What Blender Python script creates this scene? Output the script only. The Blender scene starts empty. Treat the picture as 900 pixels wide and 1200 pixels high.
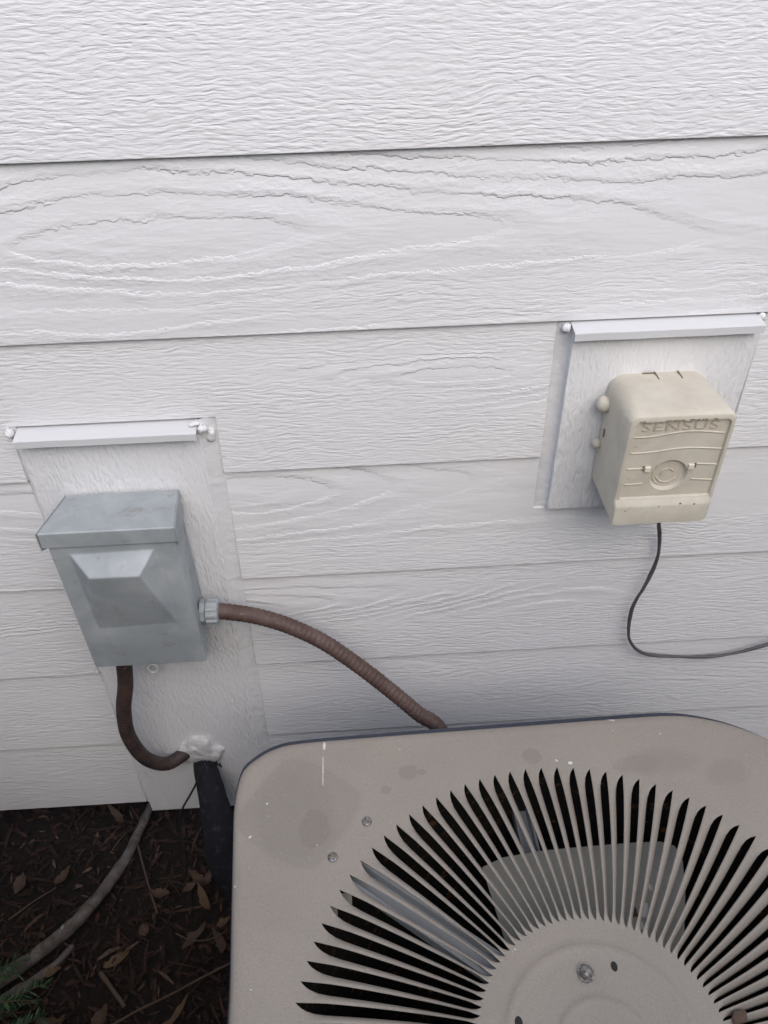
import bpy, bmesh, math, random
from mathutils import Vector, Matrix, noise
random.seed(7)
S = bpy.context.scene
C = S.collection
R = math.radians
Z0 = 1.218                       # height of the first visible lap edge above the ground

# ------------------------------------------------------------------ camera
cam_d = bpy.data.cameras.new('camera'); cam = bpy.data.objects.new('camera', cam_d); C.objects.link(cam)
yaw, pitch, roll = 0.0391, 0.7044, -0.0258
fw = Vector((math.sin(yaw)*math.cos(pitch), math.cos(yaw)*math.cos(pitch), -math.sin(pitch)))
r0 = fw.cross(Vector((0, 0, 1))).normalized(); u0 = r0.cross(fw)
rr = r0*math.cos(roll) + u0*math.sin(roll); uu = -r0*math.sin(roll) + u0*math.cos(roll)
CAM = Vector((0, -.7602, Z0+.2173))
M = Matrix((rr, uu, -fw)).transposed().to_4x4(); M.translation = CAM
cam.matrix_world = M
cam_d.sensor_fit = 'VERTICAL'; cam_d.sensor_height = 36; cam_d.lens = 36*934.27/1200
cam_d.clip_start = .01; cam_d.clip_end = 500
cam_d.dof.use_dof = False
S.camera = cam

def wpt(px, py, y):
    """point of the place seen at photo pixel (px, py), at depth y"""
    D = fw + rr*((px-450)/934.27) - uu*((py-600)/934.27)
    t = (y-CAM.y)/D.y; return CAM + D*t
def hpt(px, py, z):
    D = fw + rr*((px-450)/934.27) - uu*((py-600)/934.27)
    t = (z-CAM.z)/D.z; return CAM + D*t
ZT = Z0 + .2173 - .78                # lid of the air conditioner

# ------------------------------------------------------------------ sky, sun, exposure (overcast)
SUN_EL, SUN_AZ = 45, 168          # azimuth clockwise from +y (into the wall); light comes from behind the viewer
w = bpy.data.worlds.new('World'); S.world = w; w.use_nodes = True
nt = w.node_tree; bg = nt.nodes['Background']
sk = nt.nodes.new('ShaderNodeTexSky'); sk.sky_type = 'NISHITA'; sk.sun_disc = False
sk.sun_elevation = R(SUN_EL); sk.sun_rotation = R(SUN_AZ); sk.dust_density = 2; sk.air_density = 1.0
nt.links.new(sk.outputs[0], bg.inputs[0]); bg.inputs[1].default_value = .13
sd = bpy.data.lights.new('sun', 'SUN'); so = bpy.data.objects.new('sun', sd); C.objects.link(so)
sd.energy = 1.3; sd.angle = R(68); sd.color = (1, .96, .93)
sv = Vector((math.sin(R(SUN_AZ))*math.cos(R(SUN_EL)), math.cos(R(SUN_AZ))*math.cos(R(SUN_EL)), math.sin(R(SUN_EL))))
so.rotation_euler = sv.to_track_quat('Z', 'Y').to_euler(); so.location = (0, -3, 6)
S.view_settings.view_transform = 'Standard'; S.view_settings.look = 'None'
S.view_settings.exposure = 0.67; S.view_settings.gamma = 1

# ------------------------------------------------------------------ materials
def mat(name, col, rough=.6, metal=0., spec=.4):
    m = bpy.data.materials.new(name); m.use_nodes = True
    b = m.node_tree.nodes['Principled BSDF']
    b.inputs['Base Color'].default_value = (*col, 1); b.inputs['Roughness'].default_value = rough
    b.inputs['Metallic'].default_value = metal; b.inputs['Specular IOR Level'].default_value = spec
    return m
class N:
    """small helper for chaining shader nodes"""
    def __init__(s, m): s.m = m; s.t = m.node_tree; s.b = s.t.nodes['Principled BSDF']
    def n(s, typ, **kw):
        x = s.t.nodes.new(typ)
        for k, v in kw.items(): setattr(x, k, v)
        return x
    def put(s, sock, v):
        if isinstance(v, bpy.types.NodeSocket): s.t.links.new(v, sock)
        elif v is not None: sock.default_value = v
    def math(s, op, a, b=None, c=None, clamp=False):
        x = s.n('ShaderNodeMath', operation=op, use_clamp=clamp)
        for i, v in enumerate((a, b, c)):
            if v is not None: s.put(x.inputs[i], v)
        return x.outputs[0]
    def vmath(s, op, a, b=None):
        x = s.n('ShaderNodeVectorMath', operation=op); s.put(x.inputs[0], a)
        if b is not None: s.put(x.inputs[1], b)
        return x.outputs[0]
    def noise(s, vec, scale, detail=3, rough=.5, dist=0.):
        x = s.n('ShaderNodeTexNoise'); s.put(x.inputs['Vector'], vec)
        x.inputs['Scale'].default_value = scale; x.inputs['Detail'].default_value = detail
        x.inputs['Roughness'].default_value = rough; x.inputs['Distortion'].default_value = dist
        return x.outputs[0]
    def ramp(s, f, stops):
        x = s.n('ShaderNodeValToRGB'); s.put(x.inputs[0], f); e = x.color_ramp.elements
        while len(e) < len(stops): e.new(.5)
        for k, (p, c) in zip(e, stops):
            k.position = p; k.color = (c, c, c, 1) if isinstance(c, (int, float)) else (*c, 1)
        return x.outputs[0]
    def mix(s, f, a, b, blend='MIX'):
        x = s.n('ShaderNodeMix', data_type='RGBA', blend_type=blend); s.put(x.inputs[0], f)
        for i, v in ((6, a), (7, b)): s.put(x.inputs[i], (*v, 1) if isinstance(v, tuple) else v)
        return x.outputs[2]
    def obj(s): return s.n('ShaderNodeTexCoord').outputs['Object']
    def pos(s): return s.n('ShaderNodeNewGeometry').outputs['Position']
    def bump(s, h, strength, dist, prev=None):
        x = s.n('ShaderNodeBump'); x.inputs['Strength'].default_value = strength; x.inputs['Distance'].default_value = dist
        s.put(x.inputs['Height'], h)
        if prev is not None: s.put(x.inputs['Normal'], prev)
        return x.outputs[0]
    def normal(s, h, strength, dist):
        s.t.links.new(s.bump(h, strength, dist), s.b.inputs['Normal'])
    def color(s, c): s.put(s.b.inputs['Base Color'], c)

WHITE = (.80, .795, .80)
def grain_mat(name, vertical=False, cathedral=1.0, depth=.00088, fine=1.0, fr=(62., 310., 150., 520.)):
    m = mat(name, WHITE, .42, 0, .35); q = N(m)
    p = q.obj()
    seed = q.n('ShaderNodeAttribute', attribute_type='OBJECT', attribute_name='grain_seed').outputs['Fac']
    flame = q.n('ShaderNodeAttribute', attribute_type='OBJECT', attribute_name='grain_flame').outputs['Fac']
    sx = q.n('ShaderNodeSeparateXYZ'); q.put(sx.inputs[0], p)
    a, b = (sx.outputs[2], sx.outputs[0]) if vertical else (sx.outputs[0], sx.outputs[2])
    r1 = q.math('MULTIPLY', seed, 3.7); r2 = q.math('MULTIPLY', seed, 9.1)
    def vec(u, v, o=0.):
        c = q.n('ShaderNodeCombineXYZ'); q.put(c.inputs[0], u); q.put(c.inputs[1], v)
        q.put(c.inputs[2], q.math('ADD', r2, o)); return c.outputs[0]
    M_ = lambda x, k: q.math('MULTIPLY', x, k)
    def warp(base, fu, fv, amp, off, det=2):
        return q.math('ADD', base, M_(q.math('SUBTRACT', q.noise(vec(M_(u, fu), M_(b, fv), off), 1., det), .5), amp))
    u = q.math('ADD', a, r1)
    bw = warp(b, 8., 20., .018, 0.)
    bj = warp(warp(bw, 40., 90., .006, 9., 2), 140., 240., .0095, 17., 3)
    # flame figure: iso-lines of a long stretched noise, ragged and of uneven height
    g = q.noise(vec(M_(u, 1.7), M_(bj, 10.5), 3.), 1., .6, .3)
    at = lambda nm: q.n('ShaderNodeAttribute', attribute_type='OBJECT', attribute_name=nm).outputs['Fac']
    if vertical: ph = M_(g, 24.)
    else:        # boards with an eye: long pointed ovals round it that run out into level lines
        du = q.math('DIVIDE', q.math('SUBTRACT', a, at('grain_eye_x')), .085)
        du = M_(q.math('TANH', M_(du, .22)), 4.6)
        db = q.math('DIVIDE', q.math('SUBTRACT', bj, at('grain_eye_z')), .0150)
        dd = q.math('SQRT', q.math('ADD', q.math('ADD', q.math('MULTIPLY', du, du), q.math('MULTIPLY', db, db)), .15))
        ph = q.math('ADD', dd, M_(g, 6.5))
        pm = q.n('ShaderNodeMix', data_type='FLOAT'); q.put(pm.inputs[0], at('grain_eye_on'))
        q.put(pm.inputs[2], M_(g, 24.)); q.put(pm.inputs[3], ph); ph = pm.outputs[0]
    saw = q.math('FRACT', ph)
    cat = q.ramp(saw, [(0, .0), (.10, .7), (.26, 1.), (.5, .6), (.85, .12), (1., 0)])
    lift = q.ramp(q.noise(vec(M_(u, 13.), M_(b, 45.), 21.), 1., 2), [(.3, .25), (.62, 1)])
    cat = q.math('MULTIPLY', cat, lift)
    # fine broken ridges
    bf = warp(bw, 70., 120., .0032, 31., 2)
    f1 = q.ramp(q.noise(vec(M_(u, fr[0]), M_(bf, fr[1]), 5.), 1., 2., .5), [(.34, 0), (.5, .55), (.68, 1)])
    f2 = q.noise(vec(M_(u, fr[2]), M_(bf, fr[3]), 7.), 1., 1., .5)
    fvar = q.ramp(q.noise(vec(M_(u, 4.), M_(b, 18.), 41.), 1., 2), [(.3, .45), (.7, 1.05)])
    fin = M_(q.math('MULTIPLY', q.math('ADD', M_(f1, .72), M_(f2, .38)), fvar), fine)
    mk = q.math('ADD', q.noise(vec(M_(u, 1.6), M_(bw, 14.), 13.), 1., 3.), q.math('SUBTRACT', flame, .5))
    if not vertical:          # the lower third of a board runs in fine ridges
        lo = q.n('ShaderNodeMapRange', interpolation_type='SMOOTHSTEP'); q.put(lo.inputs[0], bw)
        lo.inputs[1].default_value = .040; lo.inputs[2].default_value = .085; lo.inputs[3].default_value = -.16; lo.inputs[4].default_value = .02
        mk = q.math('ADD', mk, lo.outputs[0])
    mk = M_(q.ramp(mk, [(.45, 0), (.58, 1)]), cathedral)
    mixn = q.n('ShaderNodeMix', data_type='FLOAT'); q.put(mixn.inputs[0], mk)
    q.put(mixn.inputs[2], fin); q.put(mixn.inputs[3], q.math('ADD', M_(cat, 1.25), M_(fin, .22)))
    h = mixn.outputs[0]
    q.normal(h, 1., depth)
    # faint dust in the low grain and cloudy paint
    cl = q.noise(p, 6., 4)
    c = q.mix(q.ramp(cl, [(.3, 0), (.75, .35)]), WHITE, (.755, .745, .73))
    q.color(c)
    rg = q.ramp(q.noise(p, 30., 3), [(.3, .36), (.7, .52)]); q.put(q.b.inputs['Roughness'], rg)
    return m
M_board = grain_mat('painted_siding')
M_trim = grain_mat('painted_trim', True, .25, .0013, 1.0, (75., 270., 160., 480.))
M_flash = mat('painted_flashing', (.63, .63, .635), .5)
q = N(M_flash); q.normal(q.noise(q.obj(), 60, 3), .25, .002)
M_caulk = mat('white_caulk', (.74, .735, .735), .5)
q = N(M_caulk); q.normal(q.noise(q.obj(), 90, 3), .5, .003)
M_putty = mat('white_putty', (.70, .69, .67), .55)
q = N(M_putty); q.normal(q.noise(q.obj(), 130, 4), .7, .004)
q.color(q.mix(q.ramp(q.noise(q.obj(), 70, 4), [(.45, 0), (.75, .6)]), (.66, .65, .64), (.42, .39, .36)))

M_zinc = mat('weathered_grey_metal', (.3, .32, .33), .55, .08, .4); q = N(M_zinc)
p = q.obj()
c = q.mix(q.ramp(q.noise(p, 18, 5, .6, .6), [(.35, 0), (.7, 1)]), (.325, .352, .362), (.44, .465, .47))
c = q.mix(q.ramp(q.noise(p, 6, 3, .5, 1.2), [(.5, 0), (.72, .6)]), c, (.29, .32, .335))
c = q.mix(q.ramp(q.noise(p, 75, 4, .7), [(.66, 0), (.78, .6)]), c, (.42, .44, .44))
c = q.mix(q.ramp(q.noise(p, 38, 4, .6), [(.60, 0), (.75, .6)]), c, (.22, .18, .14))
q.color(c); q.put(q.b.inputs['Roughness'], q.ramp(q.noise(p, 25, 4), [(.3, .42), (.7, .62)]))
q.normal(q.noise(p, 22, 3), .25, .004)

M_cream = mat('aged_cream_plastic', (.56, .49, .37), .5); q = N(M_cream)
p = q.obj()
c = q.mix(q.ramp(q.noise(p, 25, 4, .6), [(.35, 0), (.7, 1)]), (.645, .60, .50), (.54, .495, .405))
c = q.mix(q.ramp(q.noise(p, 210, 3, .7), [(.68, 0), (.76, .75)]), c, (.24, .18, .12))
c = q.mix(q.ramp(q.noise(p, 55, 5, .7, .8), [(.62, 0), (.76, .5)]), c, (.36, .30, .22))
q.color(c); q.normal(q.noise(p, 350, 2), .25, .0008)
M_letter = mat('grimy_cream_lettering', (.45, .40, .31), .6)
M_cream_dirt = mat('dirt_line', (.20, .15, .10), .8)
M_cream_pale = mat('pale_lug', (.74, .70, .58), .45)

M_ac = mat('taupe_baked_paint', (.24, .222, .20), .55, 0, .35); q = N(M_ac)
p = q.pos()
def spot(px, py, rx, ry, rot=0., ragged=.25, fr=60, edge=.12, pw=2.):
    """mask of one stain lying on the lid where the photo shows it"""
    c0 = hpt(px, py, ZT); d_ = q.vmath('SUBTRACT', p, tuple(c0))
    m_ = q.n('ShaderNodeMapping', vector_type='TEXTURE'); q.put(m_.inputs['Vector'], d_)
    m_.inputs['Rotation'].default_value = (0, 0, R(rot)); m_.inputs['Scale'].default_value = (rx, ry, 1)
    sx = q.n('ShaderNodeSeparateXYZ'); q.put(sx.inputs[0], m_.outputs[0])
    l = q.math('POWER', q.math('ADD', q.math('POWER', q.math('ABSOLUTE', sx.outputs[0]), pw), q.math('POWER', q.math('ABSOLUTE', sx.outputs[1]), pw)), 1./pw)
    l = q.math('ADD', l, q.math('MULTIPLY', q.math('SUBTRACT', q.noise(p, fr, 4, .6), .5), ragged*2))
    return q.ramp(l, [(1-edge, 1), (1, 0)])
c = q.mix(q.ramp(q.noise(p, 9, 4, .55, .4), [(.35, 0), (.7, 1)]), (.318, .280, .236), (.288, .254, .215))
c = q.mix(q.ramp(q.noise(p, 4, 5, .6, .5), [(.45, 0), (.7, .5)]), c, (.250, .228, .205))
for a_ in ((351, 950, .068, .066, 12, .10, 40, .07, 1.35), (345, 955, .05, .06, 20, .3, 30, .3)):
    c = q.mix(q.math('MULTIPLY', spot(*a_), .33), c, (.215, .190, .165))
c = q.mix(q.math('MULTIPLY', spot(368, 972, .017, .022, 0, .3), .40), c, (.195, .165, .138))
for a_ in ((478, 905, .011, .010), (452, 926, .006, .005), (623, 886, .011, .010), (494, 905, .005, .004)):
    c = q.mix(q.math('MULTIPLY', spot(*a_), .45), c, (.20, .178, .16))
for a_ in ((770, 892, .055, .020, 0, .5, 30, .4), (852, 905, .028, .022, 20, .5, 30, .3), (745, 895, .03, .012, 0, .4, 30, .3), (665, 950, .05, .02, 0, .4, 30, .4)):
    c = q.mix(q.math('MULTIPLY', spot(*a_), .28), c, (.215, .178, .155))
for a_ in ((380, 874, .0016, .0062, 0, .1), (378.5, 904, .0006, .020, 0, .8, 300), (716, 842, .005, .0022, -30, .5, 200), (668, 894, .003, .002, 0, .6, 200), (313, 942, .0013, .001), (293, 981, .002, .0011, 40), (275, 1038, .001, .001)):
    c = q.mix(spot(*a_), c, (.66, .65, .63))
c = q.mix(q.ramp(q.noise(p, 520, 2, .7), [(.3, .55), (.5, 0)]), c, (.215, .198, .175))
c = q.mix(q.ramp(q.noise(p, 300, 2, .7), [(.60, 0), (.75, .45)]), c, (.36, .34, .31))
c = q.mix(q.ramp(q.noise(p, 120, 2, .5), [(.775, 0), (.785, .9)]), c, (.62, .61, .59))
q.color(c); q.put(q.b.inputs['Roughness'], q.ramp(q.noise(p, 8, 4), [(.3, .50), (.7, .65)]))
q.normal(q.noise(p, 700, 2), .3, .0006)
M_cab = mat('blue_grey_cabinet', (.045, .05, .07), .5)
M_dark = mat('dark_interior', (.018, .017, .016), .8)
M_coil = mat('dusty_coil_fins', (.05, .04, .03), .8); q = N(M_coil)
p = q.pos()
q.color(q.mix(q.ramp(q.noise(p, 70, 4, .7), [(.58, 0), (.70, 1)]), (.010, .009, .008), (.17, .075, .03)))
M_blade = mat('fan_blade_metal', (.22, .215, .19), .6); q = N(M_blade)
q.color(q.mix(q.noise(q.pos(), 40, 4), (.29, .285, .25), (.38, .37, .33)))
M_strut = mat('galvanised_strut', (.32, .335, .345), .5, .1)
M_screw = mat('screw_steel', (.32, .31, .30), .5, .6)
q = N(M_screw); q.color(q.mix(q.ramp(q.noise(q.obj(), 400, 3), [(.42, 0), (.62, 1)]), (.30, .295, .285), (.11, .09, .075)))

def conduit_mat(name, a, b):
    m = mat(name, a, .6); q = N(m); p = q.pos()
    c = q.mix(q.ramp(q.noise(p, 45, 4, .6), [(.35, 0), (.68, 1)]), a, b)
    c = q.mix(q.ramp(q.noise(p, 190, 3, .6), [(.66, 0), (.75, .6)]), c, (.34, .28, .25))
    q.color(c); q.normal(q.noise(p, 260, 3), .4, .001); return m
M_whip = conduit_mat('rust_brown_conduit', (.085, .050, .041), (.125, .082, .070))
M_pipe = conduit_mat('black_brown_conduit', (.028, .025, .027), (.080, .046, .036))
M_foam = mat('black_foam', (.012, .012, .016), .85); q = N(M_foam)
q.normal(q.noise(q.pos(), 220, 4, .7), .8, .003)
q.color(q.mix(q.ramp(q.noise(q.pos(), 90, 4), [(.55, 0), (.75, 1)]), (.010, .010, .014), (.032, .032, .042)))
M_wire = mat('grey_wire', (.10, .088, .092), .5)
M_blackwire = mat('black_wire', (.02, .02, .022), .5)

M_soil = mat('mulch_soil', (.03, .02, .015), .95); q = N(M_soil); p = q.pos()
c = q.mix(q.ramp(q.noise(p, 60, 5, .7), [(.3, 0), (.75, 1)]), (.012, .008, .006), (.034, .021, .015))
q.color(c); q.normal(q.noise(p, 90, 6, .7), 1, .012)
M_chip = mat('mulch_chips', (.05, .03, .02), .9); q = N(M_chip)
ri = q.n('ShaderNodeNewGeometry').outputs['Random Per Island']
c = q.ramp(ri, [(0, (.013, .007, .005)), (.5, (.034, .016, .011)), (.85, (.058, .028, .018)), (.96, (.095, .052, .033)), (1, (.15, .10, .07))])
c = q.mix(q.ramp(q.noise(q.pos(), 140, 3), [(.35, 0), (.7, .6)]), c, (.022, .014, .010))
q.color(c)
def leaf_mat(name, a, b):
    m = mat(name, a, .7); q = N(m)
    q.color(q.mix(q.noise(q.obj(), 60, 4, .6), a, b)); return m
M_leaf_tan = leaf_mat('dry_leaf_tan', (.105, .060, .032), (.05, .028, .017))
M_leaf_yel = leaf_mat('dry_leaf_yellow', (.15, .092, .038), (.065, .038, .02))
M_leaf_brn = leaf_mat('dry_leaf_brown', (.095, .053, .032), (.05, .03, .02))
M_bark = mat('grey_bark', (.16, .135, .115), .85); q = N(M_bark); p = q.pos()
c = q.mix(q.ramp(q.noise(p, 45, 5, .65), [(.35, 0), (.65, 1)]), (.085, .068, .055), (.19, .16, .14))
c = q.mix(q.ramp(q.noise(p, 28, 3, .6), [(.66, 0), (.70, .8)]), c, (.36, .35, .33))
q.color(c); q.normal(q.noise(p, 160, 5, .7), .8, .004)
M_twig = mat('twig_bark', (.10, .065, .045), .9)
M_needle = mat('green_needles', (.05, .115, .035), .5); q = N(M_needle)
ri = q.n('ShaderNodeNewGeometry').outputs['Random Per Island']
q.color(q.ramp(ri, [(0, (.014, .040, .014)), (.6, (.030, .075, .024)), (1, (.065, .14, .045))]))
M_found = mat('foundation_concrete', (.22, .21, .20), .9); q = N(M_found)
q.color(q.mix(q.noise(q.pos(), 20, 6), (.16, .155, .15), (.27, .26, .25)))
M_pad = mat('pad_concrete', (.28, .27, .255), .9)

# ------------------------------------------------------------------ builders
def link(name, me, m=None, parent=None, smooth=False):
    o = bpy.data.objects.new(name, me); C.objects.link(o)
    if m and not me.materials: me.materials.append(m)
    if parent: o.parent = parent
    if smooth: me.polygons.foreach_set('use_smooth', [True]*len(me.polygons))
    return o
def mesh(name, vs, fs, m=None, parent=None, smooth=False, loc=None):
    """vs in world coordinates; parent must be at the origin of the world or already placed (offset handled)"""
    me = bpy.data.meshes.new(name)
    off = Vector(loc) if loc is not None else Vector((0, 0, 0))
    me.from_pydata([tuple(Vector(v)-off) for v in vs], [], fs); me.update()
    bm = bmesh.new(); bm.from_mesh(me); bmesh.ops.recalc_face_normals(bm, faces=bm.faces); bm.to_mesh(me); bm.free()
    o = link(name, me, m, parent, smooth)
    po = wloc(parent) if parent else Vector((0, 0, 0))
    o.location = off - po
    return o
def wloc(o):
    v = Vector((0, 0, 0))
    while o: v += o.location; o = o.parent
    return v
def tag(o, label=None, cat=None, group=None, kind=None):
    for k, v in (('label', label), ('category', cat), ('group', group), ('kind', kind)):
        if v: o[k] = v
    return o
def thing(name, label, cat, loc=(0, 0, 0), group=None):
    o = bpy.data.objects.new(name, None); o.empty_display_size = .05; C.objects.link(o); o.location = loc
    return tag(o, label, cat, group)
def bevel(o, w=.002, seg=2, ang=35):
    bm = bmesh.new(); bm.from_mesh(o.data)
    es = [e for e in bm.edges if len(e.link_faces) == 2 and e.calc_face_angle(0) > R(ang)]
    bmesh.ops.bevel(bm, geom=es, offset=w, segments=seg, affect='EDGES', profile=.6, clamp_overlap=True)
    bm.to_mesh(o.data); bm.free(); return o
def shade(o, ang=40):
    o.data.polygons.foreach_set('use_smooth', [True]*len(o.data.polygons))
    o.data.set_sharp_from_angle(angle=R(ang)); return o
def catmull(pts, n=10):
    P = [Vector(p) for p in pts]; P = [P[0]*2-P[1]] + P + [P[-1]*2-P[-2]]; out = []
    for i in range(1, len(P)-2):
        for k in range(n):
            t = k/n
            out.append(.5*((2*P[i]) + (P[i+1]-P[i-1])*t + (2*P[i-1]-5*P[i]+4*P[i+1]-P[i+2])*t*t + (3*P[i]-P[i-1]-3*P[i+1]+P[i+2])*t**3))
    out.append(P[-2]); return out
def resample(P, step):
    out = [P[0]]; acc = 0
    for a, b in zip(P, P[1:]):
        d = (b-a).length
        while acc + d >= step:
            t = (step-acc)/d; a = a.lerp(b, t); out.append(a); d = (b-a).length; acc = 0
        acc += d
    out.append(P[-1]); return out
def tube(P, rad, seg=16, cap=True, squash=None):
    """rad: number or function(i, arclength, angle)"""
    vs, fs = [], []; s = 0
    up = None
    for i, p in enumerate(P):
        t = (P[min(i+1, len(P)-1)]-P[max(i-1, 0)]).normalized()
        if up is None: up = t.orthogonal().normalized()
        up = (up - t*up.dot(t)).normalized(); sd_ = t.cross(up)
        if i: s += (p-P[i-1]).length
        for k in range(seg):
            a = 2*math.pi*k/seg; r = rad(i, s, a) if callable(rad) else rad
            vs.append(p + (up*math.cos(a) + sd_*math.sin(a))*r)
    for i in range(len(P)-1):
        for k in range(seg):
            fs.append((i*seg+k, i*seg+(k+1) % seg, (i+1)*seg+(k+1) % seg, (i+1)*seg+k))
    if cap:
        fs.append(tuple(range(seg))[::-1]); fs.append(tuple((len(P)-1)*seg+k for k in range(seg)))
    return vs, fs
def prism(out, y0, y1):
    """outline [(x,z)] extruded between y0 (front) and y1; y0/y1 may be functions of (x,z)"""
    f0 = y0 if callable(y0) else (lambda x, z: y0); f1 = y1 if callable(y1) else (lambda x, z: y1)
    n = len(out)
    vs = [(x, f0(x, z), z) for x, z in out] + [(x, f1(x, z), z) for x, z in out]
    fs = [tuple(range(n)), tuple(range(2*n-1, n-1, -1))] + [(i, (i+1) % n, n+(i+1) % n, n+i) for i in range(n)]
    return vs, fs
def box(x0, x1, y0, y1, z0, z1):
    return prism([(x0, z0), (x1, z0), (x1, z1), (x0, z1)], y0, y1)
def lathe(prof, seg, c, closed=False):
    vs, fs = [], []
    for r, z in prof:
        for k in range(seg):
            a = 2*math.pi*k/seg; vs.append((c[0]+r*math.cos(a), c[1]+r*math.sin(a), c[2]+z))
    for i in range(len(prof)-1):
        for k in range(seg): fs.append((i*seg+k, i*seg+(k+1) % seg, (i+1)*seg+(k+1) % seg, (i+1)*seg+k))
    return vs, fs
def join(*parts):
    V, F = [], []
    for vs, fs in parts:
        n = len(V); V += list(vs); F += [tuple(i+n for i in f) for f in fs]
    return V, F
def blob(c, rx, ry, rz, amp, seed, lv=3, fr=40):
    bm = bmesh.new(); bmesh.ops.create_icosphere(bm, subdivisions=lv, radius=1)
    vs = []
    for v in bm.verts:
        d = v.co.normalized(); s_ = Vector((d.x*rx, d.y*ry, d.z*rz))
        k = 1 + amp*noise.noise(s_*fr + Vector((seed, 0, 0))) + .5*amp*noise.noise(s_*fr*2.7 + Vector((0, seed, 0)))
        vs.append(Vector(c)+s_*k)
    fs = [tuple(v.index for v in f.verts) for f in bm.faces]; bm.free(); return vs, fs
def rrect(x0, x1, z0, z1, rt, rb, n=6):
    """rounded rectangle outline, radius at top corners / bottom corners"""
    o = []
    for (cx, cz, r, a0) in ((x1-rb, z0+rb, rb, -90), (x1-rt, z1-rt, rt, 0), (x0+rt, z1-rt, rt, 90), (x0+rb, z0+rb, rb, 180)):
        for k in range(n+1):
            a = R(a0+90*k/n); o.append((cx+r*math.cos(a), cz+r*math.sin(a)))
    return o
def loft(rings, cap0=True, cap1=True):
    n = len(rings[0]); vs = [v for r in rings for v in r]; fs = []
    for i in range(len(rings)-1):
        for k in range(n): fs.append((i*n+k, i*n+(k+1) % n, (i+1)*n+(k+1) % n, (i+1)*n+k))
    if cap0: fs.append(tuple(range(n)))
    if cap1: fs.append(tuple((len(rings)-1)*n+k for k in range(n)))
    return vs, fs

# ------------------------------------------------------------------ ground
vs, fs = [], []
n = 90; x0, x1, y0, y1 = -1.6, 1.6, -1.9, .6
for j in range(n+1):
    for i in range(n+1):
        x = x0+(x1-x0)*i/n; y = y0+(y1-y0)*j/n
        e = min(i, n-i, j, n-j)/6; e = min(1, e)
        vs.append((x, y, e*(.010*noise.noise(Vector((x*9, y*9, 0))) + .005*noise.noise(Vector((x*40, y*40, 3))))))
for j in range(n):
    for i in range(n): a = j*(n+1)+i; fs.append((a, a+1, a+n+2, a+n+1))
B = 60; k = len(vs)
vs += [(-B, -B, 0), (B, -B, 0), (B, B, 0), (-B, B, 0)]
c0, c1, c2, c3 = 0, n, (n+1)*(n+1)-1, n*(n+1)
fs += [tuple([k, k+1] + list(range(n, -1, -1))), tuple([k+1, k+2] + [j*(n+1)+n for j in range(n, -1, -1)]),
       tuple([k+2, k+3] + [n*(n+1)+i for i in range(0, n+1)]), tuple([k+3, k] + [j*(n+1) for j in range(0, n+1)])]
g = mesh('ground', vs, fs, M_soil, smooth=True); tag(g, kind='structure')

# ------------------------------------------------------------------ house wall: lap boards cut round two trim boards
wall = thing('house_wall', 'white wood-grain lap siding wall behind the boxes, with two trim boards', 'wall')
E_ = .178; TILT = .0056
XL, XR = -3.0, 3.0
def zb(k): return Z0 - k*E_
def board(k, pieces):
    z = zb(k)
    for out in pieces:
        vs, fs = prism(out, lambda x, zz: TILT*(zz-z)/E_, lambda x, zz: TILT*(zz-z)/E_+.0085)
        o = mesh('siding_board', vs, fs, M_board, wall, loc=(out[0][0], 0, z))
        bevel(o, .0009, 2, 60)
        o['grain_seed'] = (k*1.37+2.1+.8*pieces.index(out)) % 7.3; o['grain_flame'] = {0: .42, 1: .68, 2: .40, 3: .60, 4: .45, 5: .40, 6: .36}.get(k, .46)
        ey = {1: (wpt(85, 300, 0).x, .098), 3: (wpt(300, 588, 0).x, .128)}.get(k)
        o['grain_eye_on'] = 1.0 if ey else 0.0; o['grain_eye_x'] = (ey[0]-out[0][0]) if ey else 0.0; o['grain_eye_z'] = ey[1] if ey else 0.0
sh = math.tan(R(.95))                       # the left trim board hangs slightly out of plumb
def tx(x, z): return x - sh*((Z0-.284)-z)
TLx0, TLx1, TLt, TLb = -.3815, -.1765, Z0-.286, Z0-1.094
GL, GR = .006, .019
TRx0, TRx1, TRt, TRb = .2355, .4335, Z0-.184, Z0-.4335
for k in range(-9, 7):
    z0 = zb(k); z1 = zb(k-1)+.006 if k > -9 else zb(k-1)
    zt_ = z1
    if k == 6: z0 += 0
    lx = lambda z: tx(TLx0-GL, z); rx = lambda z: tx(TLx1+GR, z)
    if k <= 1: pcs = [[(XL, z0), (XR, z0), (XR, z1), (XL, z1)]]
    elif k == 2:
        zn = Z0-.279
        pcs = [[(XL, z0), (lx(z0), z0), (lx(zn), zn), (rx(zn), zn), (rx(z0), z0), (TRx0-.016, z0), (TRx0-.016, z1), (XL, z1)],
               [(TRx1+.012, z0), (XR, z0), (XR, z1), (TRx1+.012, z1)]]
    elif k == 3:
        zn = TRb-.004
        pcs = [[(XL, z0), (lx(z0), z0), (lx(z1), z1), (XL, z1)],
               [(rx(z0), z0), (XR, z0), (XR, z1), (TRx1+.012, z1), (TRx1+.012, zn), (TRx0-.016, zn), (TRx0-.016, z1), (rx(z1), z1)]]
    else:
        pcs = [[(XL, z0), (lx(z0), z0), (lx(z1), z1), (XL, z1)], [(rx(z0), z0), (XR, z0), (XR, z1), (rx(z1), z1)]]
    board(k, pcs)
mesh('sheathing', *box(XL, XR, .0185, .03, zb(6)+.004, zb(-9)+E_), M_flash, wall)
fo = mesh('foundation', *box(XL, XR, .16, .35, -.3, zb(6)+.06), M_found, wall)

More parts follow.
